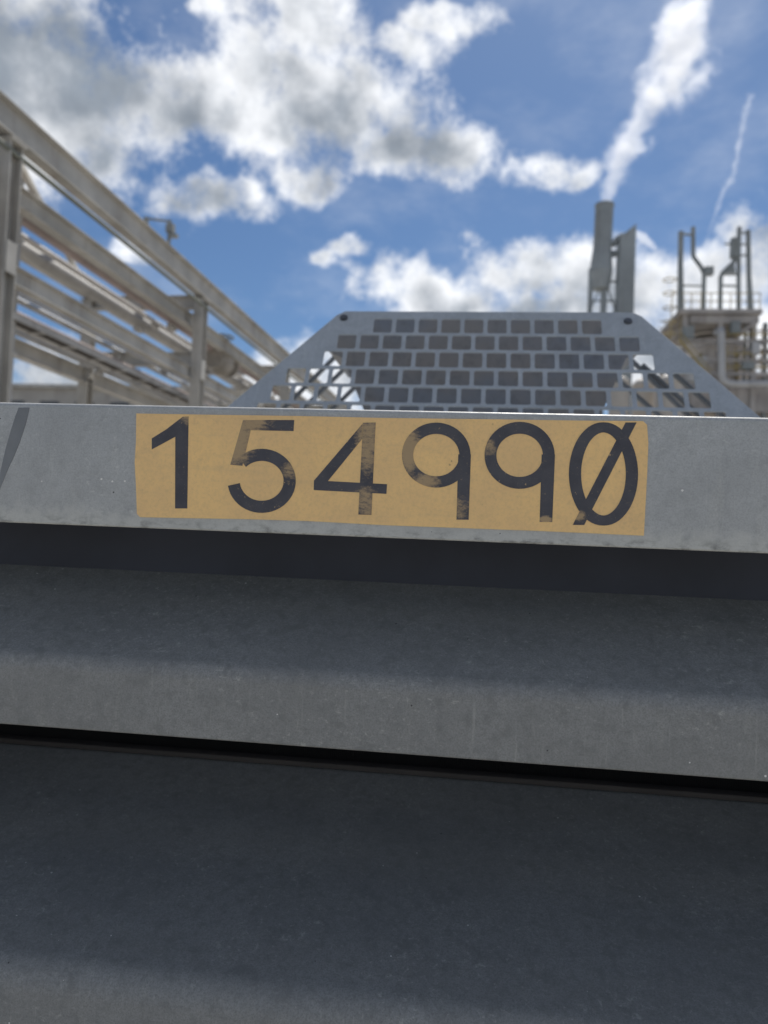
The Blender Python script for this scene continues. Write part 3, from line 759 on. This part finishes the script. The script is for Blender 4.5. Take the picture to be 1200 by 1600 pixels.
# vessel inside the tower
vc = T_(1115, 545, 3.5) + tb
ves = empty('process_vessel', (vc.x, vc.y, 0)); tag(ves, 'wide tan clad vessel inside the process tower', 'vessel')
rv = 49 / F * (YT + 4.5); zt_ = zdeck - .95; zb2 = .0
MB().lathe((0, 0, 0), [(rv, 0), (rv, zt_ - 1.2), (rv * .96, zt_ - .7), (rv * .7, zt_ - .2), (0, zt_)], 40).build('shell', vs_m, ves)
for i in range(5):
    z = zb_ + .6 + i * .95; MB().lathe((0, 0, 0), [(rv + .001, z), (rv + .05, z), (rv + .05, z + .12), (rv + .001, z + .12)], 40).build('band', vs_m, ves)
for a in (-2.2, -1.75, -1.2):
    MB().bar((cos(a) * (rv + .1), sin(a) * (rv + .1), 0), (cos(a) * (rv + .1), sin(a) * (rv + .1), zt_ - 1.6), .14, .2).build('stiffener', yl_m, ves)
# pale pipe coming down in front of the tower
q = [at(x, y, YT - .8) for x, y in ((1127, 520), (1128, 585), (1130, 594), (1138, 599), (1150, 600), (1240, 600))]
pb = Vector((q[-1].x, q[-1].y, 0))
pale = empty('pale_pipe', pb); tag(pale, 'pale grey pipe dropping then turning right across the tower', 'pipe')
m = MB(); m.path([p - pb for p in q], 5.2 / F * (YT + .2), 16); m.build('run', pp_m, pale)
m = MB(); z = q[-1].z; m.bar((-.4, 0, 0), (-.4, 0, z - .2), .2, .2); m.build('support', tw_m, pale)
m = MB(); a = q[0] - pb; m.path([a + Vector((0, -.0, -.05)), a + Vector((0, .1, .15)), a + Vector((0, .9, .25))], .24, 14); m.build('elbow', pp_m, pale)
# lower plant at the far right, mostly hidden by the container
m = MB(); lb = at(1180, 640, YT + 9); lb.z = 0
low = empty('equipment_shelter', lb); tag(low, 'low dark equipment shelter under the tower at the right edge', 'shelter')
zz = at(1180, 603, YT + 9).z
MB().box((0, 0, zz / 2), (7.5, 5, zz)).build('wall', tw_m, low)
MB().box((0, -.1, zz + .1), (8.2, 5.6, .2)).build('roof', tw_m, low)
for i in range(4):
    MB().box((-2.7 + i * 1.8, -2.53, zz - 2.2), (1.2, .06, 1.4)).build('louvre', pi_m, low)

# ------------------------------------------------------------------ tanks seen through the guard
tk_m = painted('tan_tank_paint', (.42, .38, .33), .6, .1, .4, (.22, .17, .12), .35)
for i, (px, py, wpx, Y, lab) in enumerate(((968, 588, 30, 30, 'leftmost domed tan tank seen through the guard holes'), (1006, 592, 34, 31, 'middle domed tan tank seen through the guard holes'),
                                          (1046, 586, 38, 30, 'domed tan tank left of the guard edge, nearest the tower'))):
    p = at(px, py, Y); r = wpx / 2 / F * (Y + 1)
    o = empty('domed_tank', (p.x, p.y, 0)); tag(o, lab, 'tank', 'domed tanks behind the guard')
    MB().lathe((0, 0, 0), [(r, 0), (r, p.z - r * .75), (r * .95, p.z - r * .45), (r * .75, p.z - r * .2), (r * .45, p.z - r * .06), (0, p.z)], 32).build('shell', tk_m, o)
    MB().lathe((0, 0, p.z - r * .78), [(r, 0), (r * 1.05, 0), (r * 1.05, .08), (r, .08)], 32).build('rim', tk_m, o)
    MB().tube((0, 0, p.z - .02), (0, 0, p.z + .12), .09, n=12).build('vent', tk_m, o)

# ------------------------------------------------------------------ far building behind the rack
fb_m = painted('far_tan_cladding', (.36, .34, .31), .8, .1, .3)
fd_m = flat('far_window_dark', (.06, .065, .07), .3)
p = at(70, 607, 55); fb_ = Vector((p.x - 4, 55, 0))
bld = empty('warehouse', fb_); tag(bld, 'long low tan warehouse far behind the rack', 'building')
MB().box((0, 4, p.z / 2), (40, 8, p.z)).build('wall', fb_m, bld)
MB().box((0, 4, p.z + .15), (40.8, 8.8, .3)).build('roof', rk_m, bld)
for i in range(12):
    MB().box((-16.5 + i * 3, -.03, p.z - 1.6), (1.6, .1, 1.1)).build('window', fd_m, bld)

# ------------------------------------------------------------------ steam
ST = {'FLOAT': 'VALUE', 'FLOAT_VECTOR': 'VECTOR'}
def steam(name, label, pts, Y, dens, scale, vox, amp=2.4, soft=.4, thr=0.0):
    """vapour: a centreline of growing radius, broken up by noise, filled once into a voxel grid"""
    pts3 = [at(x, y, Y) for x, y, w in pts]; rad = [w / 2 / F * (Y + 1) for x, y, w in pts]
    P, Q = [], []
    for i in range(len(pts3) - 1):
        for k in range(6):
            u = k / 6; P.append(pts3[i].lerp(pts3[i + 1], u)); Q.append(rad[i] * (1 - u) + rad[i + 1] * u)
    P.append(pts3[-1]); Q.append(rad[-1]); b0 = pts3[0]
    m = MB(); m.path(P, Q, 16)
    nr = len(P) * 16
    o = m.build(name, None, None, b0); me = o.data
    me.attributes.new('centre', 'FLOAT_VECTOR', 'POINT'); me.attributes.new('rad', 'FLOAT', 'POINT')
    ca = me.attributes['centre']; ra = me.attributes['rad']
    for i in range(len(me.vertices)):
        k = i // 16 if i < nr else (0 if i < nr + 16 else len(P) - 1)
        ca.data[i].vector = P[k] - b0; ra.data[i].value = Q[k]
    mm = bpy.data.materials.new(name + '_vapour'); mm.use_nodes = True; t = mm.node_tree; t.nodes.remove(t.nodes['Principled BSDF'])
    pv = N(t, 'ShaderNodeVolumePrincipled'); pv.inputs['Color'].default_value = (1, 1, 1, 1); pv.inputs['Anisotropy'].default_value = .35
    pv.inputs['Density'].default_value = dens
    t.links.new(pv.outputs[0], t.nodes['Material Output'].inputs['Volume'])
    me.materials.append(mm)
    g = bpy.data.node_groups.new(name + '_grid', 'GeometryNodeTree')
    g.interface.new_socket('Geometry', in_out='INPUT', socket_type='NodeSocketGeometry')
    g.interface.new_socket('Geometry', in_out='OUTPUT', socket_type='NodeSocketGeometry')
    gi = N(g, 'NodeGroupInput'); go = N(g, 'NodeGroupOutput')
    pos = N(g, 'GeometryNodeInputPosition').outputs[0]
    sn = N(g, 'GeometryNodeSampleNearest', domain='POINT'); g.links.new(gi.outputs[0], sn.inputs[0])
    def samp(att, typ):
        na = N(g, 'GeometryNodeInputNamedAttribute', data_type=typ); na.inputs[0].default_value = att
        si = N(g, 'GeometryNodeSampleIndex', data_type=typ, domain='POINT'); g.links.new(gi.outputs[0], si.inputs[0])
        g.links.new([q for q in na.outputs if q.type == ST[typ]][0], [q for q in si.inputs if q.type == ST[typ] and q.name == 'Value'][0])
        g.links.new(sn.outputs[0], [q for q in si.inputs if q.name == 'Index'][0])
        return [q for q in si.outputs if q.type == ST[typ]][0]
    d = vmath(g, 'LENGTH', vmath(g, 'SUBTRACT', pos, samp('centre', 'FLOAT_VECTOR')), None, 1)
    rr = samp('rad', 'FLOAT')
    f = mathn(g, 'SUBTRACT', 1.0, mathn(g, 'DIVIDE', d, rr))
    nn = noise(g, pos, scale, 6, .62, .4)
    v = mathn(g, 'ADD', f, mathn(g, 'MULTIPLY_ADD', nn, amp, -amp / 2))
    dn = smooth(g, v, thr, thr + soft)
    lo = [min(p[k] - q * 1.6 for p, q in zip(P, Q)) - b0[k] for k in range(3)]; hi = [max(p[k] + q * 1.6 for p, q in zip(P, Q)) - b0[k] for k in range(3)]
    lo[2] = min(P[0].z - .1, P[-1].z) - b0.z
    vc_ = N(g, 'GeometryNodeVolumeCube'); g.links.new(dn, vc_.inputs['Density']); vc_.inputs['Min'].default_value = lo; vc_.inputs['Max'].default_value = hi
    for k, ax in enumerate('XYZ'): vc_.inputs['Resolution ' + ax].default_value = max(8, min(260, int((hi[k] - lo[k]) / vox)))
    sm_ = N(g, 'GeometryNodeSetMaterial'); sm_.inputs['Material'].default_value = mm
    g.links.new(vc_.outputs[0], sm_.inputs[0]); g.links.new(sm_.outputs[0], go.inputs[0])
    md = o.modifiers.new('vapour', 'NODES'); md.node_group = g
    tag(o, label, 'steam', None, 'stuff')
    return o
steam('steam_plume', 'thick white steam plume rising from the exhaust stack',
      [(945, 321, 24), (949, 306, 34), (954, 288, 42), (960, 266, 52), (970, 245, 58), (985, 222, 60), (998, 200, 54), (1006, 180, 54), (1016, 160, 66), (1034, 140, 86), (1050, 116, 98), (1062, 90, 104), (1068, 60, 100), (1070, 30, 90)],
      YS, .34, .42, .16, 3.2, .9)
steam('steam_wisp', 'thin wavering white wisp rising beside the vent pipes',
      [(1106, 366, 6), (1112, 350, 7), (1119, 334, 8), (1124, 316, 10), (1130, 300, 12), (1138, 288, 13), (1146, 274, 12), (1150, 250, 10), (1156, 220, 12), (1166, 180, 14), (1172, 150, 14)], YT + 6, .42, 1.3, .07, 3.4, .8, .0)
steam('steam_puff', 'small white steam puff drifting off the side duct',
      [(989, 362, 8), (996, 366, 15), (1004, 372, 17), (1014, 380, 13), (1022, 388, 9)], YS + 2, .8, .7, .14, 2.0, .5, -.05)
